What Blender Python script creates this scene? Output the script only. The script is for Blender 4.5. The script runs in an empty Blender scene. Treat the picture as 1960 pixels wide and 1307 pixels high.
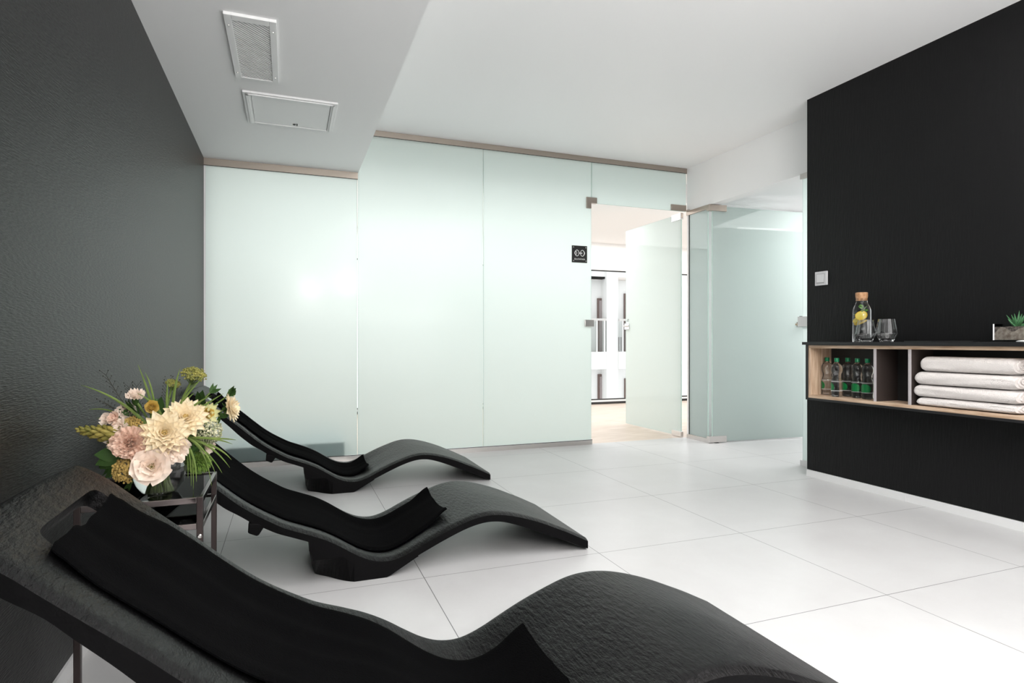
import bpy, math, random
from mathutils import Vector, Matrix, noise
random.seed(7)
S = 0.9                                  # all lengths below are in units of the camera height (0.9 m)
YAW = math.radians(20.627); F = 1136.4; CX, CY = 980.0, 654.3
C = bpy.context.scene.collection
pi = math.pi
# ------------------------------------------------------------------ measuring helpers
def ray(u, v):
    c, s = math.cos(YAW), math.sin(YAW); a = (u-CX)/F
    return (a*c+s, -a*s+c, -(v-CY)/F)
def aty(u, v, y):
    d = ray(u, v); t = y/d[1]; return Vector((d[0]*t, y, 1+d[2]*t))
def atx(u, v, x):
    d = ray(u, v); t = x/d[0]; return Vector((x, d[1]*t, 1+d[2]*t))
# ------------------------------------------------------------------ objects
def tag(o, label=None, cat=None, group=None, kind=None):
    if label: o['label'] = label
    if cat: o['category'] = cat
    if group: o['group'] = group
    if kind: o['kind'] = kind
    return o
ORG = {}
def thing(name, label, cat, org=(0,0,0), group=None):
    o = bpy.data.objects.new(name, None); C.objects.link(o)
    o.empty_display_size = .05
    o.location = Vector(org)*S; ORG[o] = Vector(org)
    return tag(o, label, cat, group)
class MB:
    def __init__(s): s.v = []; s.f = []; s.mi = []
    def add(s, vs, fs, m=0):
        n = len(s.v); s.v += [Vector(p) for p in vs]; s.f += [tuple(i+n for i in f) for f in fs]; s.mi += [m]*len(fs); return s
    def box(s, x0, x1, y0, y1, z0, z1, m=0, M=None, mats=None):
        vs = [Vector(p) for p in ((x0,y0,z0),(x1,y0,z0),(x1,y1,z0),(x0,y1,z0),(x0,y0,z1),(x1,y0,z1),(x1,y1,z1),(x0,y1,z1))]
        if M: vs = [M@p for p in vs]
        fs = [(0,3,2,1),(4,5,6,7),(0,1,5,4),(1,2,6,5),(2,3,7,6),(3,0,4,7)]   # -z +z -y +x +y -x
        n = len(s.v); s.v += vs; s.f += [tuple(i+n for i in f) for f in fs]; s.mi += (mats or [m]*6); return s
    def prism(s, poly, z0, z1, M=None, m=0):
        n = len(poly); vs = [Vector((p[0],p[1],z0)) for p in poly]+[Vector((p[0],p[1],z1)) for p in poly]
        if M: vs = [M@p for p in vs]
        fs = [tuple(range(n))[::-1], tuple(range(n, 2*n))]+[(i,(i+1)%n,n+(i+1)%n,n+i) for i in range(n)]
        return s.add(vs, fs, m)
    def lathe(s, prof, c=(0,0,0), seg=32, M=None, m=0, cap=False):
        vs = []; fs = []; n = len(prof)
        for r, z in prof:
            for k in range(seg):
                a = 2*pi*k/seg; vs.append(Vector((max(r,1e-5)*math.cos(a), max(r,1e-5)*math.sin(a), z)))
        for i in range(n-1):
            for k in range(seg):
                k2 = (k+1)%seg; fs.append((i*seg+k, i*seg+k2, (i+1)*seg+k2, (i+1)*seg+k))
        if cap: fs.append(tuple(range(seg))[::-1]); fs.append(tuple((n-1)*seg+k for k in range(seg)))
        vs = [(M@p if M else p+Vector(c)) for p in vs]
        return s.add(vs, fs, m)
    def tube(s, pts, r, seg=8, m=0):
        pts = [Vector(p) for p in pts]; n = len(pts); vs = []; fs = []
        rr = r if isinstance(r, (list, tuple)) else [r]*n
        t = (pts[1]-pts[0]).normalized(); u = t.orthogonal().normalized()
        for i, p in enumerate(pts):
            t = (pts[min(i+1,n-1)]-pts[max(i-1,0)]).normalized()
            u = (u-t*u.dot(t)).normalized(); w = t.cross(u)
            for k in range(seg):
                a = 2*pi*k/seg; vs.append(p+(u*math.cos(a)+w*math.sin(a))*rr[i])
        for i in range(n-1):
            for k in range(seg):
                k2 = (k+1)%seg; fs.append((i*seg+k, i*seg+k2, (i+1)*seg+k2, (i+1)*seg+k))
        fs.append(tuple(range(seg))[::-1]); fs.append(tuple((n-1)*seg+k for k in range(seg)))
        return s.add(vs, fs, m)
    def grid(s, rows, m=0, closed=False):
        n = len(s.v); R = len(rows); K = len(rows[0])
        for r in rows: s.v += [Vector(p) for p in r]
        for i in range(R-1):
            for k in range(K if closed else K-1):
                k2 = (k+1)%K; s.f.append((n+i*K+k, n+i*K+k2, n+(i+1)*K+k2, n+(i+1)*K+k)); s.mi.append(m)
        return s
    def ball(s, c, r, seg=8, rings=5, sc=(1,1,1), M=None):
        prof = [(r*math.sin(pi*i/rings), -r*math.cos(pi*i/rings)) for i in range(rings+1)]
        T = Matrix.Translation(Vector(c)) @ (M or Matrix()) @ Matrix.Diagonal((*sc, 1))
        return s.lathe(prof, seg=seg, M=T)
    def build(s, name, mats, parent=None, org=None, smooth=False, bevel=0, ang=35):
        me = bpy.data.meshes.new(name)
        root = parent
        while root is not None and root.parent is not None: root = root.parent
        if org is None: org = ORG[root] if root is not None else Vector((0,0,0))
        org = Vector(org)
        me.from_pydata([(p-org)*S for p in s.v], [], s.f); me.validate()
        if not isinstance(mats, (list, tuple)): mats = [mats]
        for m in mats: me.materials.append(m)
        if len(mats) > 1:
            for p, i in zip(me.polygons, s.mi): p.material_index = i
        o = bpy.data.objects.new(name, me); C.objects.link(o)
        if parent is not None: o.parent = parent
        else: o.location = org*S; ORG[o] = org
        if smooth:
            for p in me.polygons: p.use_smooth = True
            me.set_sharp_from_angle(angle=math.radians(ang))
        if bevel:
            b = o.modifiers.new('bevel', 'BEVEL'); b.width = bevel*S; b.segments = 2; b.limit_method = 'ANGLE'
        return o
def struct(name, mb, mat, **k): return tag(mb.build(name, mat, **k), kind='structure')
def bake(o):
    dg = bpy.context.evaluated_depsgraph_get(); me = bpy.data.meshes.new_from_object(o.evaluated_get(dg))
    o.modifiers.clear(); o.data = me
def face_dir(d, roll=0):        # matrix turning local +z to d
    d = Vector(d).normalized(); return d.to_track_quat('Z', 'Y').to_matrix().to_4x4() @ Matrix.Rotation(roll, 4, 'Z')
# ------------------------------------------------------------------ materials
def mat(name, col=(.8,.8,.8), rough=.5, metal=0, spec=.5, trans=0, ior=1.45, sheen=0, coat=0, em=None):
    m = bpy.data.materials.new(name); m.use_nodes = True; b = m.node_tree.nodes['Principled BSDF']
    b.inputs['Base Color'].default_value = (*col, 1); b.inputs['Roughness'].default_value = rough
    b.inputs['Metallic'].default_value = metal; b.inputs['Specular Tint'].default_value = (1,.955,.965,1) if name.startswith(('black_v','charcoal')) else (1,1,1,1); b.inputs['Specular IOR Level'].default_value = spec
    b.inputs['Transmission Weight'].default_value = trans; b.inputs['IOR'].default_value = ior
    b.inputs['Sheen Weight'].default_value = sheen; b.inputs['Coat Weight'].default_value = coat
    if em: b.inputs['Emission Color'].default_value = (*em[0], 1); b.inputs['Emission Strength'].default_value = em[1]
    return m
def nodes(m): return m.node_tree.nodes, m.node_tree.links, m.node_tree.nodes['Principled BSDF']
def bump(m, scale=(1,1,1), nscale=50, strength=.3, dist=.002, detail=4, rough=.5, kind='noise', lo=.3, hi=.7):
    N, L, b = nodes(m)
    tc = N.new('ShaderNodeTexCoord'); mp = N.new('ShaderNodeMapping'); mp.inputs['Scale'].default_value = scale
    L.new(tc.outputs['Object'], mp.inputs['Vector'])
    t = N.new('ShaderNodeTexNoise'); t.inputs['Scale'].default_value = nscale; t.inputs['Detail'].default_value = detail; t.inputs['Roughness'].default_value = rough
    L.new(mp.outputs['Vector'], t.inputs['Vector'])
    r = N.new('ShaderNodeMapRange'); r.inputs[1].default_value = lo; r.inputs[2].default_value = hi
    L.new(t.outputs['Fac'], r.inputs[0])
    bp = N.new('ShaderNodeBump'); bp.inputs['Strength'].default_value = strength; bp.inputs['Distance'].default_value = dist
    L.new(r.outputs[0], bp.inputs['Height']); L.new(bp.outputs['Normal'], b.inputs['Normal'])
    return r, mp
def vary(m, c0, c1, scale=(1,1,1), nscale=5, detail=4, lo=.3, hi=.7):
    N, L, b = nodes(m)
    tc = N.new('ShaderNodeTexCoord'); mp = N.new('ShaderNodeMapping'); mp.inputs['Scale'].default_value = scale
    L.new(tc.outputs['Object'], mp.inputs['Vector'])
    t = N.new('ShaderNodeTexNoise'); t.inputs['Scale'].default_value = nscale; t.inputs['Detail'].default_value = detail
    L.new(mp.outputs['Vector'], t.inputs['Vector'])
    cr = N.new('ShaderNodeValToRGB'); cr.color_ramp.elements[0].position = lo; cr.color_ramp.elements[1].position = hi
    cr.color_ramp.elements[0].color = (*c0,1); cr.color_ramp.elements[1].color = (*c1,1)
    L.new(t.outputs['Fac'], cr.inputs['Fac']); L.new(cr.outputs['Color'], b.inputs['Base Color']); return cr
white = mat('white_paint', (.88,.88,.88), .6)
plaster = mat('soffit_paint', (.87,.87,.87), .6)
trimw = mat('white_trim', (.82,.82,.82), .4)
wallL = mat('black_vinyl_wallpaper', (.003,.0028,.0028), .34, spec=.27); bump(wallL, (1,5.5,45), 7, .7, .0012, 3)
wallR = mat('black_ribbed_wallpaper', (.005,.005,.0053), .5, spec=.22); bump(wallR, (1,20,2.4), 6, .45, .0013, 3)
metal = mat('brushed_bronze_steel', (.40,.345,.30), .33, 1); bump(metal, (1,1,1), 300, .08, .0005)
steel = mat('satin_steel', (.62,.59,.57), .28, 1)
chrome = mat('polished_steel', (.8,.79,.78), .12, 1)
dark = mat('dark_seal', (.02,.02,.02), .5)
loung = mat('charcoal_slate_surface', (.0024,.0024,.0026), .35, spec=.30); bump(loung, (13,3.6,9), 8, .8, .0035, 5, .6)
loungs = mat('charcoal_slate_edge', (.0022,.0022,.0024), .5, spec=.09); bump(loungs, (1,1,1), 60, .35, .0012, 4)
toweld = mat('black_terry_cloth', (.0014,.0014,.0016), .95, spec=.03, sheen=.003); bump(toweld, (1,1,1), 260, .5, .002)
towelw = mat('white_terry_cloth', (.66,.62,.60), .95, spec=.1, sheen=.2); bump(towelw, (1,1,1), 220, .6, .003)
counter = mat('black_counter', (.012,.012,.013), .35)
divid = mat('shade_brown_divider', (.035,.026,.023), .5)  # brown made dark to paint in the shade inside the shelf
dividedge = mat('grey_divider_edge', (.42,.39,.40), .5)
def woodmat(name, c0, c1, sc, ns=6, rough=.5):
    m = mat(name, c0, rough); vary(m, c0, c1, sc, ns, 6, .35, .65); bump(m, sc, ns, .15, .001); return m
oakv = woodmat('light_oak_upright', (.38,.25,.16), (.60,.45,.33), (14,14,1.2), 5)
oak = woodmat('light_oak', (.38,.25,.16), (.60,.45,.33), (14,1.2,14), 5)
gymwood = woodmat('pale_oak_floor', (.52,.42,.34), (.66,.56,.48), (1.2,9,1), 3, .35)
green_cap = mat('green_plastic', (.0,.16,.06), .35)
green_label = mat('green_label', (.0,.13,.03), .4)
whitep = mat('white_print', (.8,.8,.8), .5)
cork = woodmat('cork', (.33,.17,.08), (.50,.29,.16), (1,1,1), 60, .8)
glass = mat('clear_glass', (1,1,1), 0, trans=1, ior=1.46)
thin = mat('bottle_plastic', (.97,.98,.98), .02, trans=1, ior=1.33)
water = mat('water', (.98,1,.99), 0, trans=1, ior=1.33)
lemonp = mat('lemon_flesh', (.75,.60,.12), .4); lemonr = mat('lemon_rind', (.75,.50,.03), .4)
blackm = mat('dark_brown_metal', (.055,.042,.04), .3, .7)
smoked = mat('smoked_mirror', (.10,.095,.095), .06, .6)
plas_grey = mat('grey_switch_plastic', (.36,.36,.37), .4); plas_l = mat('light_grey_switch', (.55,.55,.56), .35)
signm = mat('black_sign', (.013,.012,.012), .4)
teal = mat('teal_vinyl', (.012,.14,.17), .5)
sand = mat('pale_sand', (.50,.42,.36), .9); vary(sand, (.30,.23,.19), (.62,.54,.48), (1,1,1), 60)
stones = mat('dark_pebbles', (.07,.05,.045), .7); vary(stones, (.04,.03,.03), (.35,.28,.25), (1,1,1), 120)
aloe = mat('aloe_green', (.045,.14,.055), .4)
face_em = mat('lamp_globe', (1,1,1), .3, em=((1,.97,.93), 75))
# petals: diffuse + translucent
def petal(name, c0, c1=None, tr=.35, rough=.6):
    m = mat(name, c0, rough, spec=.25)
    if c1: vary(m, c0, c1, (1,1,1), 18)
    N, L, b = nodes(m); out = N['Material Output']; mx = N.new('ShaderNodeMixShader'); mx.inputs[0].default_value = tr
    t = N.new('ShaderNodeBsdfTranslucent'); t.inputs['Color'].default_value = (*c0,1)
    L.new(b.outputs[0], mx.inputs[1]); L.new(t.outputs[0], mx.inputs[2]); L.new(mx.outputs[0], out.inputs['Surface']); return m
p_cream = petal('cream_petal', (.88,.74,.50), (.94,.86,.68)); p_yel = petal('yellow_centre', (.72,.52,.16), (.80,.62,.28))
p_pink = petal('blush_petal', (.84,.60,.48), (.90,.72,.60)); p_white = petal('ivory_petal', (.90,.75,.64), (.93,.84,.75))
p_bud = petal('golden_bud', (.62,.42,.08), (.75,.58,.20)); p_gold = mat('golden_floret', (.36,.24,.06), .7); p_olive = mat('olive_floret', (.17,.17,.03), .7)
p_foam = mat('green_white_floret', (.32,.33,.17), .7); moss = mat('moss_green', (.09,.17,.02), .8)
vary(p_gold, (.20,.13,.03), (.50,.34,.10), (1,1,1), 60); vary(p_olive, (.09,.10,.02), (.30,.27,.06), (1,1,1), 60); vary(p_foam, (.10,.14,.03), (.62,.58,.42), (1,1,1), 90); vary(moss, (.04,.09,.01), (.17,.27,.04), (1,1,1), 90)
leafm = petal('leaf_green', (.035,.08,.02), (.06,.12,.03), .2); grassm = petal('grass_green', (.09,.15,.03), (.20,.26,.07), .2); stemm = mat('stem_green', (.10,.15,.035), .5)
twigm = mat('dark_twig', (.03,.03,.022), .7); tubm = petal('tuberose_bud', (.10,.11,.02), (.34,.27,.07), .15)
# frosted film and clear glass of the partitions
def clearm(name, tint=(.97,.985,.98)):
    m = bpy.data.materials.new(name); m.use_nodes = True; N = m.node_tree.nodes; L = m.node_tree.links; N.remove(N['Principled BSDF'])
    t = N.new('ShaderNodeBsdfTransparent'); t.inputs[0].default_value = (*tint,1); g = N.new('ShaderNodeBsdfGlossy'); g.inputs['Roughness'].default_value = .01
    fr = N.new('ShaderNodeFresnel'); fr.inputs[0].default_value = 1.3; mx = N.new('ShaderNodeMixShader')
    L.new(fr.outputs[0], mx.inputs[0]); L.new(t.outputs[0], mx.inputs[1]); L.new(g.outputs[0], mx.inputs[2]); L.new(mx.outputs[0], N['Material Output'].inputs['Surface']); return m
smokeclear = clearm('smoke_tinted_glass', (.86,.85,.84)); clear = clearm('clear_pane'); edgeg = mat('glass_edge_green', (.55,.72,.66), .2)
def frostm(name, rough, tc=(.80,.885,.86), dc=(.745,.83,.805), tw=.80):
    m = bpy.data.materials.new(name); m.use_nodes = True; N = m.node_tree.nodes; L = m.node_tree.links; N.remove(N['Principled BSDF'])
    t = N.new('ShaderNodeBsdfTranslucent'); t.inputs[0].default_value = (*tc,1); d = N.new('ShaderNodeBsdfDiffuse'); d.inputs[0].default_value = (*dc,1)
    mx = N.new('ShaderNodeMixShader'); mx.inputs[0].default_value = tw; L.new(d.outputs[0], mx.inputs[1]); L.new(t.outputs[0], mx.inputs[2])
    g = N.new('ShaderNodeBsdfGlossy'); g.inputs['Roughness'].default_value = rough; fr = N.new('ShaderNodeFresnel'); fr.inputs[0].default_value = 1.28
    m2 = N.new('ShaderNodeMixShader'); L.new(fr.outputs[0], m2.inputs[0]); L.new(mx.outputs[0], m2.inputs[1]); L.new(g.outputs[0], m2.inputs[2])
    L.new(m2.outputs[0], N['Material Output'].inputs['Surface']); return m
frost = frostm('frosted_film', .15); frostd = frostm('frosted_door_film', .03)
# floor tiles
tile = mat('large_grey_white_tile', (.70,.70,.70), .32, spec=.45)
def tiles(m, x0, y0, a, b, w):
    N, L, B = nodes(m); tc = N.new('ShaderNodeTexCoord'); sp = N.new('ShaderNodeSeparateXYZ'); L.new(tc.outputs['Object'], sp.inputs[0])
    def mth(op, i, v=None):
        n = N.new('ShaderNodeMath'); n.operation = op
        (L.new(i, n.inputs[0]) if hasattr(i, 'links') else None)
        if v is not None: (L.new(v, n.inputs[1]) if hasattr(v, 'links') else setattr(n.inputs[1], 'default_value', v))
        return n.outputs[0]
    ds = []
    for ax, o, p in ((0, x0, a), (1, y0, b)):
        q = mth('DIVIDE', mth('SUBTRACT', sp.outputs[ax], o*S), p*S); fr = mth('FRACT', mth('ADD', q, 100.5)); ds.append(mth('MULTIPLY', mth('ABSOLUTE', mth('SUBTRACT', fr, .5)), p*S))
    g = mth('LESS_THAN', mth('MINIMUM', ds[0], ds[1]), w)
    n1 = N.new('ShaderNodeTexNoise'); n1.inputs['Scale'].default_value = 1.8; n1.inputs['Detail'].default_value = 8; n1.inputs['Roughness'].default_value = .65; L.new(tc.outputs['Object'], n1.inputs['Vector'])
    cr = N.new('ShaderNodeValToRGB'); cr.color_ramp.elements[0].position = .3; cr.color_ramp.elements[1].position = .7
    cr.color_ramp.elements[0].color = (.50,.495,.495,1); cr.color_ramp.elements[1].color = (.565,.565,.565,1); L.new(n1.outputs['Fac'], cr.inputs['Fac'])
    mx = N.new('ShaderNodeMixRGB'); L.new(g, mx.inputs[0]); L.new(cr.outputs['Color'], mx.inputs[1]); mx.inputs[2].default_value = (.10,.10,.10,1); L.new(mx.outputs[0], B.inputs['Base Color'])
    r2 = N.new('ShaderNodeMapRange'); r2.inputs[3].default_value = .26; r2.inputs[4].default_value = .42; L.new(n1.outputs['Fac'], r2.inputs[0]); L.new(r2.outputs[0], B.inputs['Roughness'])
tiles(tile, 1.376, 2.487, .8376, .8121, .0013)
# ------------------------------------------------------------------ the setting
XL, XR, YB, ZC, ZS, XS, XC, YE = -.616, 3.6256, 5.169, 2.807, 2.43, .5525, 3.902, 3.374
YR = -3.2
GC = 2.59                                   # gym ceiling
YW = 8.44                                   # gym window wall
struct('floor', MB().box(XL-.1, 6.8, YR, YB+.02, -.1, 0), tile)
struct('wall_left', MB().box(XL-.12, XL, YR, YB+.1, 0, ZC), wallL)
struct('wall_right', MB().box(XR, XC+.06, YR, YE, .052, ZC), wallR)
struct('baseboard_right', MB().box(XR-.006, XC+.06, YR, YE+.002, 0, .05).box(XR-.0075, XR, 2.612, 2.617, 0, .05), mat('skirting_tile', (.70,.70,.70), .35))
struct('baseboard_left', MB().box(XL, XL+.008, YR, YB-.02, 0, .05), mat('skirting_tile_left', (.70,.70,.70), .35))
struct('ceiling', MB().box(XL-.1, 6.8, YR, YB+.3, ZC, ZC+.1), white)
struct('trim_1', MB().box(XL, XS, YR, YB-.004, ZS, ZC), plaster)                      # lowered ceiling strip
struct('wall_rear', MB().box(XL-.1, -.2, YR-.1, YR, 0, ZC).box(3.4, XR+.4, YR-.1, YR, 0, ZC).box(-.2, 3.4, YR-.1, YR, 2.5, ZC).box(-.2, 3.4, YR-.1, YR, 0, .25), white)
w = struct('window_1', MB().box(-.2, 3.4, YR-.06, YR-.04, .25, 2.5), clear)
struct('trim_2', MB().box(XL, XL+.012, YB-.012, YB+.012, .045, 2.375), trimw)       # pale strip where glass meets the wall
# lintel over the second door and the corridor beyond it
struct('wall_lintel', MB().box(XC, XC+.10, YE, YB, 2.36, ZC), white)
struct('wall_corridor', MB().box(XC+.06, 6.8, YB-.03, YB+.02, 0, ZC).box(6.7, 6.8, 2.0, YB, 0, ZC).box(XC+.1, 6.8, 2.0, 2.1, 0, ZC).box(XC+.10, 6.7, 2.1, YB-.03, 2.47, 2.55), white)
# gym shell
struct('floor_gym', MB().box(XL-.1, 9.5, YB+.02, YW, -.1, 0), gymwood)
gw = MB().box(XL-.1, XL, YB+.1, YW, 0, ZC).box(9.4, 9.5, YB, YW, 0, ZC).box(XL-.1, 9.5, YB+.5, YW+.1, GC, ZC).box(6.8, 9.5, YB, YB+.06, 0, ZC).box(XL-.1, 9.5, YW-.02, YW+.08, 2.156, GC).box(XL-.1, 9.5, YB+.3, YB+.5, ZC, ZC+.1)
struct('wall_gym', gw, white)
wf = struct('window_2', MB().box(XL, 9.4, YW-.02, YW+.06, 0, .035).box(XL, 9.4, YW, YW+.04, .066, .082).box(XL, 9.4, YW, YW+.04, 2.14, 2.156), dark)
struct('window_frame', MB().box(XL, 9.4, YW+.001, YW+.039, .035, .066), white, parent=wf) 
struct('window_pane', MB().box(XL, 9.4, YW+.015, YW+.022, .082, 2.14), clear, parent=wf)
for o in wf.children:
    if 'kind' in o: del o['kind']
# ------------------------------------------------------------------ glass partition
def pane(mb, x0, x1, z0, z1, y=YB, t=.010):      # film on the spa side (-y face), clear glass elsewhere
    mb.box(x0, x1, y, y+t, z0, z1, mats=[2,2,0,2,1,2]); return mb
g = thing('glass_partition', 'tall frosted mint glass panel wall between the spa and the gym', 'glass partition', (1.6, YB, 0))
gap = .0028
for x0, x1, z0, z1 in ((XL+.012, XS-.006-gap, .045, 2.385), (XS-.006+gap, 1.665-gap, .045, 2.765), (1.665+gap, 2.775, .045, 2.765), (2.775+2*gap, XC-.014, 2.36, 2.765)):
    pane(MB(), x0, x1, z0, z1).build('glass_panel', [frost, clear, edgeg], g)
MB().box(XL, XS-.004, YB-.016, YB+.024, 2.375, ZS).box(XL, XS-.004, YB-.017, YB-.016, 2.371, 2.376, m=1).build('head_rail', [metal, dark], g)
MB().box(XS, XC-.012, YB-.016, YB+.024, 2.758, ZC-.001).box(XS, XC-.012, YB-.017, YB-.016, 2.753, 2.758, m=1).build('head_rail', [metal, dark], g)
MB().box(XL+.012, 2.778, YB-.016, YB+.024, 0, .043).box(XL+.012, 2.778, YB-.0175, YB-.016, .042, .047, m=1).build('floor_rail', [steel, dark], g)  # same metal as the head rails; greyer colour paints in its light
MB().prism([(2.719,2.306),(2.772,2.306),(2.772,2.358),(2.835,2.358),(2.835,2.414),(2.719,2.414)], -.010, .024, M=Matrix(((1,0,0,0),(0,0,1,YB),(0,1,0,0),(0,0,0,1)))).build('patch_fitting', metal, g, bevel=.002)
MB().box(3.70, XC-.016, YB-.012, YB+.022, 2.363, 2.423).build('patch_fitting', metal, g, bevel=.002)
MB().box(2.702, 2.80, YB-.012, YB+.024, 1.150, 1.216).build('lock_keep', steel, g, bevel=.002)
# door leaf to the gym, standing open
HX, HY = 3.868, YB+.03
dl = thing('glass_door', 'frosted glass door swung open into the gym, mirror-like face', 'door', (HX, HY, 0))
MD = Matrix.Translation((HX, HY, 0)) @ Matrix.Rotation(math.radians(1.0), 4, 'Z')
MB().box(-.012, 0, .01, 1.07, .012, 2.345, M=MD, mats=[2,2,2,1,2,0]).build('door_glass', [frostd, clear, edgeg], dl)
MB().box(-.024, .012, 0, .155, .004, .062, M=MD).build('pivot_fitting', chrome, dl, bevel=.002)
MB().box(-.024, .012, 0, .155, 2.285, 2.352, M=MD).build('pivot_fitting', chrome, dl, bevel=.002)
o = MB().box(-.03, .018, .985, 1.075, 1.150, 1.222, M=MD).build('door_lock', chrome, dl, bevel=.003)
MB().tube([MD@Vector((-.03,1.02,1.19)), MD@Vector((-.075,1.02,1.19)), MD@Vector((-.08,.99,1.19)), MD@Vector((-.08,.90,1.19))], .009, 8).build('door_handle', steel, o, smooth=True)
tk = MB()
for r_, z in enumerate((1.268, 1.25)):
    for i in range(3+r_): tk.box(-.0135, -.012, 1.0+i*.012, 1.008+i*.012, z, z+.007, M=MD)
tk.build('door_lettering', dark, dl)
# side partition: corner post, narrow fixed pane, door two, second narrow pane
sp = thing('glass_side_partition', 'narrow fixed glass pane in steel rails beside the right doorway', 'glass partition', (XC, 4.95, 0))
MB().box(XC-.005, XC+.006, 4.835, YB-.05, .043, 2.318, mats=[2,2,2,1,2,0]).build('glass_panel', [frostd, clear, edgeg], sp)
MB().box(XC-.018, XC+.018, 4.83, YB-.012, 2.316, 2.36).build('head_rail', metal, sp)
MB().box(XC-.018, XC+.018, 4.80, YB-.018, 0, .043).build('floor_rail', steel, sp)
MB().box(XC-.012, XC+.012, YB-.045, YB-.018, .043, 2.316).box(XC-.013, XC+.013, YB-.05, YB-.045, .043, 2.316, m=1).build('corner_post', [trimw, dark], sp)
MB().box(XC-.02, XC+.02, YB-.05, YB-.014, 2.36, 2.375).build('corner_bracket', steel, sp)
d2 = thing('glass_side_door', 'frosted glass door standing open beside the black wall, greener glass', 'door', (XC+.02, 4.80, 0))
MD2 = Matrix.Translation((XC+.01, 4.80, 0)) @ Matrix.Rotation(math.radians(-4.2), 4, 'Z')
MB().box(.01, 1.105, -.006, .006, .014, 2.345, M=MD2, mats=[2,2,0,2,1,2]).build('door_glass', [frostd, clear, edgeg], d2)
MB().box(-.04, .165, -.02, .02, 2.295, 2.356, M=MD2).build('pivot_fitting', metal, d2, bevel=.002)
MB().box(-.04, .165, -.02, .02, .008, .068, M=MD2).build('pivot_fitting', steel, d2, bevel=.002)
MB().lathe([(.02,-.002),(.028,0),(.02,.01)], c=(XC+.07,4.795,0), seg=16, cap=True).build('floor_pivot', dark, d2)
h = MB().box(1.02, 1.105, -.035, .022, 1.160, 1.205, M=MD2).build('door_lock', metal, d2, bevel=.003)
MB().box(.965, 1.07, -.075, -.045, 1.170, 1.188, M=MD2).box(1.04, 1.06, -.06, -.03, 1.168, 1.19, M=MD2).build('door_handle', mat('rose_metal_handle', (.55,.40,.30), .3, 1), h, bevel=.003)
tk = MB()
for r_, z in enumerate((1.262, 1.246)):
    for i in range(4-r_): tk.box(1.055+i*.012+r_*.01, 1.064+i*.012+r_*.01, -.0075, -.006, z, z+.007, M=MD2)
tk.build('door_lettering', dark, d2)
fp = thing('glass_side_panel', 'slim fixed glass pane with strike box, tight against the black wall', 'glass partition', (XC, 3.52, 0))
MB().box(XC-.005, XC+.006, YE+.002, 3.672, .043, 2.318, mats=[2,2,2,1,2,0]).build('glass_panel', [frostd, clear, edgeg], fp)
MB().box(XC-.018, XC+.018, YE+.002, 3.685, 2.316, 2.36).build('head_rail', steel, fp)
MB().box(XC-.018, XC+.018, YE+.002, 3.685, 0, .043).build('floor_rail', trimw, fp)
MB().box(XC-.03, XC+.03, 3.56, 3.70, 1.125, 1.205).build('strike_box', trimw, fp, bevel=.003)
# ------------------------------------------------------------------ gym sign on the glass
sx0, sx1, sz0, sz1 = 2.561, 2.725, 1.769, 1.933; sc_ = (sx0+sx1)/2
sg = thing('wall_sign', 'small square black sign with dumbbell symbol on the frosted glass', 'sign', (sc_, YB, sz0))
MB().box(sx0, sx1, YB-.010, YB-.002, sz0, sz1).build('sign_plate', signm, sg, bevel=.001)
def ring(cx, cz, rx, rz, r=.0028, a0=0, a1=360, n=28):
    return [(cx+rx*math.cos(math.radians(a0+(a1-a0)*i/n)), YB-.0115, cz+rz*math.sin(math.radians(a0+(a1-a0)*i/n))) for i in range(n+1)]
ic = MB(); cz = 1.861
ic.tube(ring(sc_-.029, cz, .021, .029, a0=-8, a1=352), .0026, 6); ic.tube(ring(sc_+.029, cz, .021, .029, a0=172, a1=532), .0026, 6)
ic.tube(ring(sc_-.043, cz, .011, .016), .0024, 6); ic.tube(ring(sc_+.043, cz, .011, .016, a0=-100, a1=100), .0024, 6)
ic.tube([(sc_-.010, YB-.0115, cz+.004), (sc_+.026, YB-.0115, cz+.004), (sc_+.026, YB-.0115, cz-.004), (sc_-.010, YB-.0115, cz-.004)], .0022, 6)
ic.build('dumbbell_symbol', whitep, sg, smooth=True)
for x in (sx0+.015, sx1-.015):
    for z in (sz0+.017, sz1-.017):
        MB().lathe([(.005,0),(.005,.004),(.003,.005)], seg=12, M=Matrix.Translation((x, YB-.010, z))@Matrix.Rotation(pi/2,4,'X'), cap=True).build('screw', chrome, sg)
def text(name, body, size, loc, rot, m, parent, org):
    cu = bpy.data.curves.new(name, 'FONT'); cu.body = body; cu.size = size*S; cu.align_x = 'CENTER'; cu.extrude = .0005; cu.space_character = 1.15
    t = bpy.data.objects.new(name, cu); C.objects.link(t); bpy.context.view_layer.update()
    me = bpy.data.meshes.new_from_object(t.evaluated_get(bpy.context.evaluated_depsgraph_get())); bpy.data.objects.remove(t)
    o = bpy.data.objects.new(name, me); C.objects.link(o); me.materials.append(m); o.parent = parent
    o.location = (Vector(loc)-Vector(org))*S; o.rotation_euler = rot; return o
text('sign_lettering', 'SIŁOWNIA', .022, (sc_, YB-.0115, 1.795), (pi/2,0,0), whitep, sg, ORG[sg])
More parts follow.
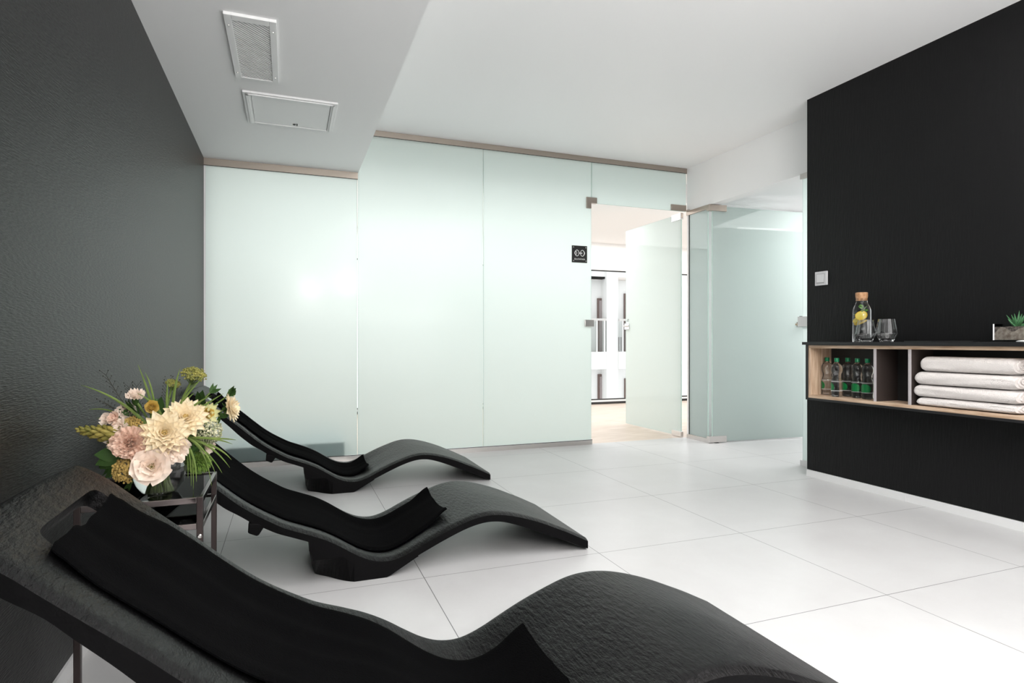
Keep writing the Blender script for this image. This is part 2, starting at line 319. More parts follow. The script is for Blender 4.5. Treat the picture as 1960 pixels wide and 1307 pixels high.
# ------------------------------------------------------------------ ceiling vent and hatch
vt = thing('ceiling_vent', 'white rectangular air vent with diagonal slotted grille in lowered ceiling', 'vent', (-.158, 3.17, ZS))
x0,x1,y0,y1 = -.266,-.050,2.836,3.50; i0,i1,j0,j1 = -.235,-.081,2.883,3.483
z0 = ZS-.014
MB().box(x0,i0,y0,y1,z0,ZS).box(i1,x1,y0,y1,z0,ZS).box(i0,i1,y0,j0,z0,ZS).box(i0,i1,j1,y1,z0,ZS).build('frame', trimw, vt, bevel=.002)
MB().box(i0,i1,j0,j1,ZS-.002,ZS-.0005).build('backing', mat('vent_painted_shade', (.015,.015,.015), .8), vt)  # flat dark sheet, coloured for the shade inside the vent
sl = MB(); W = i1-i0; pitch = .021
k = 0; y = j0-W
while y < j1:                               # diagonal slats clipped to the opening
    a, b = (i0, y), (i1, y+W)
    if a[1] < j0: a = (i0+(j0-y), j0)
    if b[1] > j1: b = (i0+(j1-y), j1)
    if b[0]-a[0] > .004:
        n = .0036
        sl.add([(a[0],a[1]-n,z0+.003),(a[0],a[1]+n,z0+.003),(b[0],b[1]+n,z0+.003),(b[0],b[1]-n,z0+.003),(a[0],a[1]-n,z0+.008),(a[0],a[1]+n,z0+.008),(b[0],b[1]+n,z0+.008),(b[0],b[1]-n,z0+.008)],
               [(0,1,2,3),(7,6,5,4),(0,4,5,1),(1,5,6,2),(2,6,7,3),(3,7,4,0)])
    y += pitch
sl.build('grille', trimw, vt)
for x in ((x0+i0)/2, (i1+x1)/2):
    for y in (2.93, 3.43): MB().lathe([(.004,-.003),(.005,0)], c=(x,y,z0), seg=10, cap=True).build('screw', steel, vt)
ht = thing('access_hatch', 'white access hatch panel with small lock in lowered ceiling', 'hatch', (.015, 3.94, ZS))
x0,x1,y0,y1 = -.247,.277,3.688,4.19; i0,i1,j0,j1 = -.205,.24,3.728,4.176
MB().box(x0,i0,y0,y1,ZS-.012,ZS).box(i1,x1,y0,y1,ZS-.012,ZS).box(i0,i1,y0,j0,ZS-.012,ZS).box(i0,i1,j1,y1,ZS-.012,ZS).build('frame', trimw, ht, bevel=.002)
MB().box(x0+.016,i0-.010,y0+.014,y1-.01,ZS-.018,ZS-.012).box(i1+.010,x1-.016,y0+.014,y1-.01,ZS-.018,ZS-.012).box(x0+.016,x1-.016,y0+.014,j0-.010,ZS-.018,ZS-.012).build('frame_bead', trimw, ht, bevel=.002)
MB().box(i0+.003,i1-.003,j0+.003,j1-.003,ZS-.008,ZS-.001).build('hatch_door', trimw, ht, bevel=.001)
MB().lathe([(.009,-.004),(.009,0)], c=(.035,4.135,ZS-.008), seg=16, cap=True).box(.048,.056,4.12,4.15,ZS-.012,ZS-.008).build('hatch_lock', dark, ht)
# ------------------------------------------------------------------ light switch
sw = thing('light_switch', 'square grey rocker light switch on the black wall above the shelf end', 'light switch', (XR, 3.242, 1.41))
MB().box(XR-.012, XR-.0005, 3.190, 3.294, 1.410, 1.511).build('frame', plas_l, sw, bevel=.003)
MB().box(XR-.017, XR-.012, 3.206, 3.278, 1.425, 1.496).build('inner_frame', plas_grey, sw, bevel=.002)
MB().box(XR-.021, XR-.017, 3.212, 3.272, 1.431, 1.490).build('rocker', plas_l, sw, bevel=.003)
# ------------------------------------------------------------------ wall shelf
XF = 3.42; YS0, YS1 = .6, 3.176
sh = thing('wall_shelf', 'long oak and black open shelf unit fixed to the black wall', 'shelf', (3.52, 1.9, .6))
MB().box(XF-.018, XR-.001, YS0, YS1+.035, .980, .9995).build('top', counter, sh, bevel=.001)
MB().box(XF+.004, XR-.001, YS0, YS1, .956, .9765).build('board', oak, sh)
MB().box(XF+.004, XR-.001, YS0, YS1, .609, .629).build('board', oak, sh)
MB().box(XF+.0045, XR-.001, YS1-.02, YS1-.0005, .629, .956).build('side_panel', oakv, sh)
MB().box(XF, XR-.001, YS1, YS1+.02, .594, .980).box(XF, XR-.001, YS0, YS1, .594, .609).box(XF+.002, XR-.001, YS0, YS1, .9765, .980).build('outer_shell', counter, sh)
MB().box(XR-.008, XR-.001, YS0, YS1-.02, .629, .956).build('back_panel', dark, sh)
DY = [2.69, 2.485]
for y in (atx(1673,700,XF)[1], atx(1739.5,700,XF)[1]):
    MB().box(XF+.010, XR-.008, y-.008, y+.008, .629, .956).box(XF+.006, XF+.010, y-.0085, y+.0085, .629, .956, m=1).build('divider', [divid, dividedge], sh)
# water bottles
BH = .262
def bottle(x, y, rot, label, sc=1.0):
    t = thing('water_bottle', label, 'bottle', (0,0,0), 'water bottles in the open shelf')
    pr = [(0,0),(.026,0),(.033,.004),(.0345,.012),(.033,.022),(.0345,.035),(.0345,.10),(.033,.112),(.0285,.128),(.0265,.140),(.028,.152),(.0335,.170),(.0355,.186),(.034,.202),(.027,.218),(.016,.228),(.0125,.233),(.0125,.245),(0,.245)]
    MB().lathe(pr, seg=28).build('bottle_body', thin, t, smooth=True, ang=60)
    MB().lathe([(0,.236),(.0148,.236),(.0150,.260),(.0138,.262),(0,.262)], seg=20).build('cap', green_cap, t, smooth=True)
    lb = MB(); rows = []
    for i in range(13):
        z = .044+.052*i/12; hw = 1.05*math.sqrt(max(.02, 1-((i-5)/7.5)**2)); rows.append([(.0353*math.cos(rot+a*hw), .0353*math.sin(rot+a*hw), z) for a in [q/8-1 for q in range(17)]])
    lb.grid(rows).build('label', green_label, t, smooth=True)
    for z in (.040, .101): MB().lathe([(.0348,z),(.0354,z),(.0354,z+.0012),(.0348,z+.0012)], seg=28).build('label_line', whitep, t)
    t.location = Vector((x, y, .6295))*S; ORG[t] = Vector((x,y,.6295)); t.scale = (sc,)*3
    return t
bl = ['green-capped clear water bottle nearest the oak side panel', 'green-capped water bottle standing forward of its row, second from the oak side panel',
      'dim green-capped water bottle set back in the middle of the five', 'green-capped water bottle second from the grey divider', 'green-capped water bottle touching the grey divider']
for i, (u, xx, rt) in enumerate(((1583, 3.535, 2.4), (1601.5, 3.475, 2.35), (1622.5, 3.565, 2.75), (1641, 3.525, 3.25), (1660.5, 3.515, 3.3))):
    p = atx(u, 700, xx); bottle(xx, p[1], rt, bl[i])
# white towels: a folded cross-section swept along y, layered fold visible at the near end
def towel(x0, x1, y0, y1, z0, z1, seed, label, taper=.0):
    t = tag(None or thing('folded_towel', label, 'towel', ((x0+x1)/2, (y0+y1)/2, z0), 'white folded towels in the shelf'))
    rows = []; n = 26; hz = (z1-z0)/2
    for i in range(n+1):
        f = 1-(1-i/n)**1.7; y = y0+(y1-y0)*f; e = max(.12, math.sqrt(max(0, 1-(max(0, (f-.95)/.05))**2))); r = []
        e2 = 1-.25*max(0, (.05-f)/.05)**2
        for k in range(32):
            a = 2*pi*k/32; cx_, cz_ = math.cos(a), math.sin(a)
            px = math.copysign(abs(cx_)**.45, cx_); pz = math.copysign(abs(cz_)**.75, cz_)
            dn = noise.noise(Vector((px*1.3+seed*5, y*5, pz*2)))*.007 + noise.noise(Vector((px*3+seed, y*22, pz*3)))*.0025
            X = (x0+x1)/2 + (x1-x0)/2*px*(1-.2*(1-e)) + dn
            Z = z0+hz + hz*pz*e*e2 + (dn*.35 if 0 < pz else 0)
            r.append((X, y+(-.006*abs(pz)*(1-f)), Z))
        rows.append(r)
    m = MB().grid(rows, closed=True); K = 32
    m.f.append(tuple(range(K))[::-1]); m.mi.append(0); m.f.append(tuple(n*K+k for k in range(K))); m.mi.append(0)
    m.build('towel_fold', towelw, t, smooth=True, ang=50)
    sp = []                                      # the rolled-in layers at the near end
    for q in range(64):
        a = q*.24; rr = 1-q/75; sp.append(((x0+x1)/2+(x1-x0)*.44*rr*math.copysign(abs(math.cos(a))**.6, math.cos(a)), y0-.004-.004*(q%5==0), z0+hz+hz*.8*rr*math.sin(a)))
    MB().tube(sp, .0055, 6).build('fold_layers', towelw, t, smooth=True)
    return t
XT = 3.455; yl = lambda u: atx(u, 720, XT)[1]
zs = [.6295, .6795, .7515, .828, .905]
lab = ['white folded towel at the bottom of the shelf stack, thinnest', 'white folded towel second from the bottom, above the thin one', 'white folded towel second from the top of the stack', 'white folded towel on top of the stack, set in from the others']
for i, (ul, ur) in enumerate(((1757,1948),(1751,1950),(1753,1948),(1763,1944))):
    towel(3.432+.004*(i==3), 3.612, yl(ur), yl(ul), zs[i]+.001, zs[i+1]-.0005 if i<3 else .915, i+1.3, lab[i])
# carafe with lemon and mint
cp = atx(1649.3, 655, 3.535)
cf = thing('water_carafe', 'glass water carafe with cork stopper, lemon slices and mint inside', 'carafe', (cp[0], cp[1], .9997))
b = (cp[0], cp[1], .9997)
MB().lathe([(0,0),(.050,0),(.0545,.006),(.0545,.205),(.050,.228),(.040,.248),(.0345,.262),(.0335,.292),(.0355,.302),(0,.302)], c=b, seg=40).build('carafe_glass', thin, cf, smooth=True)
MB().lathe([(0,.270),(.031,.270),(.036,.300),(.0365,.322),(.034,.325),(0,.325)], c=b, seg=28).build('stopper', cork, cf, smooth=True)
for i, (dx, dy, z, tl) in enumerate(((-.012,.010,.150,(-.7,.5,.5)), (-.016,-.012,.172,(-.9,-.3,.35)), (-.006,.002,.128,(-.5,.2,.9)))):
    M = Matrix.Translation((b[0]+dx, b[1]+dy, b[2]+z)) @ face_dir(tl)
    sl_ = thing('lemon_slice', ['lemon slice in the carafe, middle one','lemon slice in the carafe, just under the mint','lowest lemon slice in the carafe'][i], 'lemon slice', (b[0]+dx, b[1]+dy, b[2]+z), 'lemon slices in the carafe')
    MB().lathe([(0,-.003),(.028,-.003),(.028,.003),(0,.003)], seg=24, M=M).build('flesh', lemonp, sl_)
    MB().lathe([(.028,-.0032),(.0315,-.0032),(.0315,.0032),(.028,.0032),(.028,-.0032)], seg=24, M=M).build('rind', lemonr, sl_)
def leaf_mesh(mb, M, L, Wd, bend=.2, cup=.25, n=8, k=5, tip=1.0):
    rows = []
    for i in range(n+1):
        f = i/n; w_ = Wd*math.sin(pi*min(1, f**.75*1.0))*.5*(1 if f < 1 else 0) if tip else Wd*.5
        w_ = max(w_, Wd*.03); a = bend*f
        cx_ = L*f*math.cos(a); cz_ = L*f*math.sin(a)
        rows.append([M@Vector((cx_, (2*q/(k-1)-1)*w_, cz_+cup*w_*abs(2*q/(k-1)-1)**2)) for q in range(k)])
    mb.grid(rows)
mint = thing('mint_sprig', 'bunch of green mint leaves floating in the carafe', 'herb', (b[0], b[1], b[2]+.19)); mm = MB()
for i in range(16):
    a = random.uniform(0, 2*pi); M = Matrix.Translation((b[0]+random.uniform(-.012,.012), b[1]+random.uniform(-.012,.012), b[2]+random.uniform(.175,.225))) @ Matrix.Rotation(a,4,'Z') @ Matrix.Rotation(random.uniform(-.9,.9),4,'Y') @ Matrix.Rotation(random.uniform(-1,1),4,'X')
    leaf_mesh(mm, M, .03, .022)
mm.build('leaves', mat('mint_green', (.10,.26,.03), .5), mint, smooth=True)
# tumblers
def tumbler(u, xx, label):
    p = atx(u, 655, xx); c = (xx, p[1], .9997)
    t = thing('drinking_glass', label, 'glass', c, 'tumblers on the shelf top')
    MB().lathe([(0,0),(.034,0),(.037,.003),(.0605,.050),(.0605,.055),(.0455,.142),(.0435,.142),(.0575,.056),(.0570,.052),(.040,.022),(.030,.017),(0,.017)], c=c, seg=16).build('bowl', glass, t)
tumbler(1657.5, 3.475, 'faceted clear tumbler overlapping the carafe'); tumbler(1697, 3.475, 'faceted clear tumbler standing free, toward the succulent')
# flat black tray on the counter
ty0, ty1 = atx(1868, 652, 3.5)[1], atx(1728, 652, 3.5)[1]
tag(MB().prism([(3.47,ty0),(3.57,ty0+.02),(3.59,(ty0+ty1)/2),(3.56,ty1-.04),(3.52,ty1),(3.47,ty1-.03),(3.45,(ty0+ty1)/2)], 1.0, 1.006).build('serving_tray', counter, bevel=.002), 'thin flat black serving tray lying on the shelf top', 'tray')
# succulent planter
py1 = atx(1901, 640, 3.46)[1]; py0 = py1-.27
pl = thing('succulent_planter', 'rectangular glass planter with sand and pebbles at the shelf edge', 'planter', (3.5, (py0+py1)/2, 1.0))
MB().box(3.459,3.4612,py0,py1,1.0095,1.094).box(3.5488,3.551,py0,py1,1.0095,1.094).box(3.4612,3.5488,py1-.0022,py1,1.0095,1.094).box(3.4612,3.5488,py0,py0+.0022,1.0095,1.094).box(3.4612,3.5488,py0+.0022,py1-.0022,1.0095,1.0105).build('glass_box', [clear, edgeg], pl)
MB().box(3.4585,3.4592,py1-.006,py1+.0006,1.0095,1.094).build('corner_highlight', trimw, pl)  # white strip painted in as the highlight on the planter edge
zz = []; 
for i in range(25):
    f = i/24; zz.append(1.078-.028*math.exp(-((f-.66)/.10)**2) - .03*math.exp(-((f-1)/.09)**2) - .02*math.exp(-(f/.1)**2) + .003*math.sin(f*23))
sm = MB(); sm.grid([[(3.4615, py0+.002+(py1-py0-.004)*i/24, 1.0105) for i in range(25)], [(3.4615, py0+.002+(py1-py0-.004)*i/24, zz[i]) for i in range(25)], [(3.5485, py0+.002+(py1-py0-.004)*i/24, zz[i]) for i in range(25)], [(3.5485, py0+.002+(py1-py0-.004)*i/24, 1.0105) for i in range(25)]])
sm.build('sand', sand, pl)
MB().box(3.463,3.547,py0+.004,py1-.004,1.0115,1.079).build('pebbles', stones, pl)
MB().lathe([(.05,0),(.052,.004),(.04,.009)], c=(3.5,py0+.13,1.0), seg=28, cap=True).build('saucer', trimw, pl)
for j, (yy, n, ln) in enumerate(((py1-.085, 11, .07), (py0+.06, 10, .075))):
    al = thing('succulent_plant', ['spiky green succulent in the glass planter, fully in view','spiky green succulent in the glass planter, cut by the photo edge'][j], 'plant', (3.505, yy, 1.075), 'succulents in the glass planter'); am = MB()
    for i in range(n):
        a = 2.4*i; til = .25+.85*(i/n)+random.uniform(-.1,.1); d = Vector((math.cos(a)*math.sin(til), math.sin(a)*math.sin(til), math.cos(til))); p0 = Vector((3.505, yy, 1.074)); L = ln*random.uniform(.8,1.15)
        am.tube([p0, p0+d*L*.3, p0+d*L*.65+Vector((0,0,.004)), p0+d*L+Vector((0,0,.012))], [.006,.0075,.005,.0006], 6)
    am.build('leaves', aloe, al, smooth=True)
# ------------------------------------------------------------------ loungers
TOP = [(-.605,.690),(-.58,.693),(-.55,.680),(-.50,.645),(-.456,.606),(-.395,.553),(-.31,.480),(-.257,.432),(-.185,.370),(-.13,.330),(-.07,.293),(-.014,.262),(.062,.232),(.129,.204),(.188,.172),(.238,.139),(.289,.108),(.34,.087),(.392,.079),(.435,.084),(.488,.102),(.554,.133),(.621,.163),(.7,.193),(.776,.217),(.835,.226),(.895,.224),(.961,.212),(1.036,.190),(1.112,.162),(1.176,.134),(1.241,.105),(1.307,.072),(1.341,.055)]
BOT = [(-.605,.650),(-.55,.628),(-.50,.590),(-.45,.553),(-.412,.515),(-.356,.460),(-.306,.408),(-.255,.362),(-.231,.342),(-.178,.308),(-.136,.279),(-.093,.255),(-.042,.228),(.023,.203),(.076,.182),(.14,.15),(.20,.112),(.26,.07),(.32,.042),(.39,.03),(.46,.045),(.511,.065),(.555,.085),(.633,.120),(.718,.154),(.782,.173),(.84,.181),(.9,.177),(.968,.158),(1.036,.132),(1.112,.100),(1.241,.047),(1.32,.011),(1.349,.0005)]
def interp(T, x):
    if x <= T[0][0]: return T[0][1]
    for i in range(len(T)-1):
        if x <= T[i+1][0]:
            # catmull-rom style smooth interpolation
            x0,z0 = T[i]; x1,z1 = T[i+1]; h_ = x1-x0; f = (x-x0)/h_
            m0 = (z1-T[i-1][1])/(x1-T[i-1][0]) if i > 0 else (z1-z0)/h_
            m1 = (T[i+2][1]-z0)/(T[i+2][0]-x0) if i+2 < len(T) else (z1-z0)/h_
            return (2*f**3-3*f**2+1)*z0+(f**3-2*f**2+f)*h_*m0+(-2*f**3+3*f**2)*z1+(f**3-f**2)*h_*m1
    return T[-1][1]
HW = .34                                  # half width
def hwx(x): return .318+.022*sstep(-.35,.12,x)
def sstep(a, b, x): t = max(0, min(1, (x-a)/(b-a))); return t*t*(3-2*t)
def trough(x, t):
    d = .024*sstep(-.56,-.40,x)*(1-sstep(.40,.85,x))
    return -d*(1-sstep(.35, .95, abs(t))) + .004*(1-t*t)*(1-sstep(-.58,-.47,x)) + .006*(1-min(1,abs(t)*1.4))*sstep(.8,1.0,x)*(1-sstep(1.1,1.3,x))
def ztop(x, t): return interp(TOP, x)+trough(x, t)
def lounger(name_loc, rotz, label):
    L0 = thing('wave_lounger', label, 'lounger', (0,0,0), 'black wave loungers along the dark wall')
    rows = []; NX = 150; ts = []
    for k in range(31): ts.append(-1+2*k/30)
    r = .010
    for i in range(NX+1):
        x = -.605+(1.349+.605)*i/NX; zt = min(interp(TOP, x), 9); zb = interp(BOT, x)
        if x > 1.341: zt = .055-(x-1.341)*.5
        loop = []
        endk = sstep(-.605,-.585,x); mid = (zt+zb)/2
        for t in ts: 
            e = 1-(max(0,(abs(t)-.97))/.03)**2
            zz_ = zt+trough(x,t) - r*(1-math.sqrt(max(0,e)))
            loop.append((t, mid+(zz_-mid)*(.35+.65*endk)))
        for t in reversed(ts[1:-1] if False else ts):
            e = 1-(max(0,(abs(t)-.97))/.03)**2
            zz_ = zb+(.010*(1-t*t) if x > -.5 and x < 1.25 else 0)+r*.6*(1-math.sqrt(max(0,e)))
            loop.append((t, mid+(zz_-mid)*(.35+.65*endk)))
        bow = .0*(1-sstep(-.60,-.45,x))
        rnd = 1-.02*(1-sstep(-.605,-.55,x))**2
        rows.append([(x-.008*(1-t*t)*(1-sstep(-.605,-.40,x)), t*hwx(x)*rnd, z) for t, z in loop])
    m = MB().grid(rows, closed=True); K = len(rows[0])
    m.f.append(tuple(range(K))); m.mi.append(0); m.f.append(tuple(NX*K+k for k in range(K))[::-1]); m.mi.append(0)
    # flip so normals point outward
    m.f = [f[::-1] for f in m.f]
    shell = m.build('shell', loung, L0, smooth=True, ang=50)
    shell.data.materials.append(loungs)
    for p in shell.data.polygons:
        if abs(p.normal.y) > .6: p.material_index = 1
    # headrest slot cut right through
    cut = []
    for q in range(40):
        a = 2*pi*q/40; cx_, cy_ = math.cos(a), math.sin(a)
        cut.append((-.478+.055*math.copysign(abs(cx_)**.4, cx_), .030+.175*math.copysign(abs(cy_)**.22, cy_)))
    cm = MB().prism(cut, .45, .9); cm.v = [Vector((p.x+(p.z-.63)*.6, p.y, p.z)) for p in cm.v]
    co = cm.build('cutter', loung, L0)
    md = shell.modifiers.new('b', 'BOOLEAN'); md.object = co; md.operation = 'DIFFERENCE'; md.solver = 'EXACT'
    bpy.context.view_layer.update(); bake(shell)
    for p in shell.data.polygons: p.use_smooth = True
    shell.data.set_sharp_from_angle(angle=math.radians(42)); bpy.data.objects.remove(co)
    # base block
    rows = []
    for i in range(31):
        x = .078+(.525-.078)*i/30; zt = interp(BOT, x)+.012
        if x < .112: zb = (zt-.02)*(1-math.sqrt(max(0, 1-((.112-x)/.036)**2)))**.0*((.112-x)/.036)**2.2
        elif x < .395: zb = 0
        else: zb = (x-.395)*.55
        zt = max(zt, zb+.012); ht = hwx(x)-.002; hb = ht-.15*(1-min(1, max(0, x-.102)/.155))
        hb = ht+(hb-ht)*min(1, (zt-zb)/.15)
        rows.append([(x,-hb,zb),(x,-ht,max(zb, min(zt-.004,.11))),(x,-ht,zt),(x,ht,zt),(x,ht,max(zb, min(zt-.004,.11))),(x,hb,zb)])
    bm_ = MB().grid(rows, closed=True); bm_.f.append((0,1,2,3,4,5)); bm_.mi.append(0); n = 30*6; bm_.f.append((n+5,n+4,n+3,n+2,n+1,n)); bm_.mi.append(0)
    bm_.build('base', loungs, L0, bevel=.004)
    MB().prism([(-.148,.285),(-.150,.248),(-.144,.243),(-.118,.231),(-.110,.234),(-.092,.262),(-.092,.275)], -HW+.01, HW-.01, M=Matrix(((1,0,0,0),(0,0,1,0),(0,1,0,0),(0,0,0,1)))).build('cross_rib', loungs, L0, bevel=.003)
    return L0
LG = [((.085,1.466,0), 0.0, 'black wave lounger in the foreground, largest, with open head slot'),
      ((0,2.885,0), 0, 'black wave lounger in the middle, behind the side table'),
      ((.015,4.405,0), 0, 'black wave lounger farthest away, nearest the frosted glass')]
first = lounger(None, 0, LG[0][2])
for i, (loc, rz, lb) in enumerate(LG):
    if i == 0: r = first
    else:
        r = first.copy(); C.objects.link(r); r['label'] = lb
        for ch in first.children:
            c = ch.copy(); C.objects.link(c); c.parent = r
    r.location = Vector(loc)*S; r.rotation_euler.z = rz
# towels on the loungers
def lounge_towel(loc, xa, xb, ya, yb, sk0, sk1, seed, label, lift, hump=0):
    rows_t, rows_b = [], []; n = 110; K = 24
    for i in range(n+1):
        x = xa+(xb-xa)*i/n; rt, rb = [], []
        for k in range(K+1):
            f = k/K; e0 = ya+sk0*sstep(.2,.62,x)+.012*math.sin(x*7+seed); e1 = yb+sk1*sstep(.2,.62,x)+hump*sstep(-.5,-.36,x)*(1-sstep(.1,.5,x))+.012*math.sin(x*6+seed*2)
            y = e0+(e1-e0)*f; t = y/HW
            rid = noise.noise(Vector((x*1.6+seed, f*7+seed*3, .3)))*.010+noise.noise(Vector((x*7, f*16, seed)))*.0022
            amp = .35+.65*(1-sstep(-.45,.5,x))
            dip = -.16*(1-sstep(-.53,-.478,x)) if x < -.478 else 0
            z = ztop(max(x,-.6), t)+.004+max(-.001, rid*amp+.002)+lift*sstep(xb-.10, xb, x)*(abs(f-.5)*2)**2
            hd = 1-sstep(-.50,-.40,x)
            z += dip + .016*hd*math.sin(f*7+.6)*(1 if x>-.47 else .6) 
            th = .011*(1-max(0,(abs(f-.5)*2-.96)/.04)**2*.6)
            rt.append((x+ (0 if x > -.478 else -(x+.478)*.55), y, z+th)); rb.append((x+(0 if x > -.478 else -(x+.478)*.55), y, z))
        rows_t.append(rt); rows_b.append(rb)
    rows = [a+b_[::-1] for a, b_ in zip(rows_t, rows_b)]
    m = MB().grid(rows, closed=True); KK = len(rows[0]); m.f.append(tuple(range(KK))); m.mi.append(0); m.f.append(tuple(n*KK+k for k in range(KK))[::-1]); m.mi.append(0)
    m.f = [f[::-1] for f in m.f]
    m.v = [p+Vector(loc) for p in m.v]
    o = m.build('lounger_towel', toweld, org=(loc[0], loc[1], .08), smooth=True, ang=60)
    tag(o, label, 'towel', 'black towels laid along the loungers')
lounge_towel(LG[0][0], -.52, .575, -.183, .200, .072, .01, 1.0, 'black towel draped along the foreground lounger from its head slot', .01, .055)
lounge_towel(LG[1][0], -.52, .690, -.200, .245, .0, -.015, 2.3, 'black towel draped along the middle lounger', .03, .06)
lounge_towel(LG[2][0], -.52, .520, -.100, .25, .0, .02, 3.7, 'black towel draped along the farthest lounger', .02)
# ------------------------------------------------------------------ side table
TX0, TX1, TY0, TY1, TZ = -.560, -.238, 1.972, 2.345, .54
tb = thing('side_table', 'dark metal side table with smoked glass top between two loungers', 'side table', ((TX0+TX1)/2, (TY0+TY1)/2, 0))
r_ = .017
for x in (TX0, TX1-r_):
    for y in (TY0, TY1-r_):
        MB().box(x, x+r_, y, y+r_, 0, TZ).build('leg', blackm, tb, bevel=.0015)
fr = MB()
for z in (TZ-.018, TZ-.095):
    fr.box(TX0+r_, TX1-r_, TY0, TY0+.012, z, z+.018).box(TX0+r_, TX1-r_, TY1-.012, TY1, z, z+.018).box(TX0, TX0+.012, TY0+r_, TY1-r_, z, z+.018).box(TX1-.012, TX1, TY0+r_, TY1-r_, z, z+.018)
fr.build('frame', mat('polished_dark_steel', (.20,.17,.165), .15, 1), tb, bevel=.0015)
MB().box(TX0+.012, TX1-.012, TY0+.012, TY1-.012, TZ-.012, TZ-.004).build('glass_top', smokeclear, tb)
MB().box(TX0+.013, TX1-.013, TY0+.013, TY1-.013, TZ-.088, TZ-.082).build('lower_shelf', smokeclear, tb)
MB().lathe([(.006,0),(.007,.003),(.004,.006)], seg=14, M=Matrix.Translation((TX1-r_/2, TY0, TZ-.115))@Matrix.Rotation(pi/2,4,'X'), cap=True).build('bolt', steel, tb, smooth=True)
# ------------------------------------------------------------------ vase and bouquet
VX, VY, VZ = -.372, 2.10, TZ-.004
vs = thing('flower_vase', 'round clear glass vase holding the bouquet on the side table', 'vase', (VX,VY,VZ))
outer = [(0,0),(.035,.0),(.050,.006),(.066,.030),(.074,.062),(.073,.090),(.062,.118),(.048,.134),(.046,.140)]
inner = [(.0435,.140),(.045,.134),(.059,.116),(.070,.090),(.071,.062),(.063,.033),(.047,.010),(.033,.006),(0,.006)]
MB().lathe(outer+inner, c=(VX,VY,VZ), seg=48).build('vase_glass', glass, vs, smooth=True, ang=70)
MB().lathe([(0,.004),(.034,.004),(.0485,.0085),(.0645,.031),(.0725,.062),(.0722,.080),(0,.080)], c=(VX,VY,VZ), seg=48).build('water', water, vs, smooth=True, ang=50)
camv = Vector((0,0,1))
def stem_pts(p, k):
    a = k*2.39; b0 = Vector((VX+.028*math.cos(a), VY+.028*math.sin(a), VZ+.012)); nk = Vector((VX-.022*math.cos(a)+ (p.x-VX)*.12, VY-.022*math.sin(a), VZ+.138))
    dx = nk-Vector((VX,VY,nk.z)); 
    if dx.length > .034: nk = Vector((VX,VY,nk.z))+dx.normalized()*.034
    pts = []
    for i in range(5): pts.append(b0.lerp(nk, i/4))
    c1 = nk+Vector((0,0,.04)).lerp((p-nk)*.5, .6)
    for i in range(1, 9):
        f = i/8; pts.append(nk*(1-f)**2+c1*2*f*(1-f)+p*f*f)
    return pts
SK = [0]
def flower(kind, cat, u, v, dy, label, parts, aim=(0,0,0), stem=True, group='flowers of the bouquet'):
    p = aty(u, v, 2.10+dy); d = (camv-p).normalized()+Vector(aim); d.normalize()
    t = thing(kind, label, cat, tuple(p), group); M = Matrix.Translation(p) @ face_dir(d, random.uniform(0, 6))
    for nm, fn, m in parts:
        mb = MB(); fn(mb, M); mb.build(nm, m, t, smooth=True, ang=70)
    if stem:
        SK[0] += 1; MB().tube(stem_pts(p-d*.012, SK[0]), .0033, 6).build('stem', stemm, t, smooth=True)
    return t
def petal_strip(mb, M, r0, L, W, lift, curl, pointed=True, ruff=0, n=6, k=5, seed=0):
    rows = []
    for i in range(n+1):
        f = i/n; wf_ = (math.sin(pi*(.12+.80*f))**.8 if pointed else (.45+.75*f)*(1-.12*max(0,f-.7)/.3)); w_ = W*.5*wf_
        if pointed and f > .75: w_ *= max(.12, 1-(f-.75)/.25*.85)
        a = lift+curl*f; rr = r0+L*f*math.cos(lift+curl*f*.5); zz_ = L*f*math.sin(lift+curl*f*.5)
        row = []
        for q in range(k):
            s_ = 2*q/(k-1)-1; rf = ruff*f*f*math.sin(s_*7+seed*3.1)+ruff*.6*f*noise.noise(Vector((s_*3, f*3, seed)))
            row.append(M@Vector((rr-(s_*s_)*W*.10*(f if not pointed else .3), s_*w_, zz_+W*.16*s_*s_*(1 if pointed else .6)+rf)))
        rows.append(row)
    mb.grid(rows)
def dahlia(R, layers=6, n0=7, lo=.05, hi=1.25):
    def fn(mb, M):
        for l in range(layers):
            f = l/(layers-1); n = int(n0+9*(1-f)) if l else n0+8
            for k in range(n):
                a = 2*pi*k/n+l*.37+random.uniform(-.08,.08)
                petal_strip(mb, M@Matrix.Rotation(a,4,'Z')@Matrix.Translation((0,0,.010*f)), .006, R*(1-.62*f)*random.uniform(.93,1.05), R*(.46-.2*f), lo+(hi-lo)*f+random.uniform(-.06,.06), .12-.45*f*0, True, seed=k+l)
    return fn
def centre(R, z=.012, n=40):
    def fn(mb, M):
        for i in range(n):
            rr = R*math.sqrt((i+.5)/n); a = 2.4*i
            mb.ball(M@Vector((rr*math.cos(a), rr*math.sin(a), z+.006*(1-rr/R))), R*.16, 5, 3)
    return fn
def ruffled(R, layers, n0, ruff, hi=1.35, cup=.5, width=.95):
    def fn(mb, M):
        for l in range(layers):
            f = l/(layers-1); n = n0 if l < layers-1 else max(3, n0-2)
            for k in range(n):
                a = 2*pi*k/n+l*.7+random.uniform(-.15,.15)
                petal_strip(mb, M@Matrix.Rotation(a,4,'Z'), .003, R*(1-.45*f)*random.uniform(.9,1.05), R*width*(1-.35*f), .15+(hi-.15)*f+random.uniform(-.1,.1), cup*(1-f*.4), False, ruff, n=8, k=11, seed=k*1.7+l)
    return fn
def sepals(R, n=6, back=-.5, z=-.01):
    def fn(mb, M):
        for k in range(n): petal_strip(mb, M@Matrix.Rotation(2*pi*k/n,4,'Z')@Matrix.Translation((0,0,z)), .002, R, R*.45, back, .3, True)
    return fn
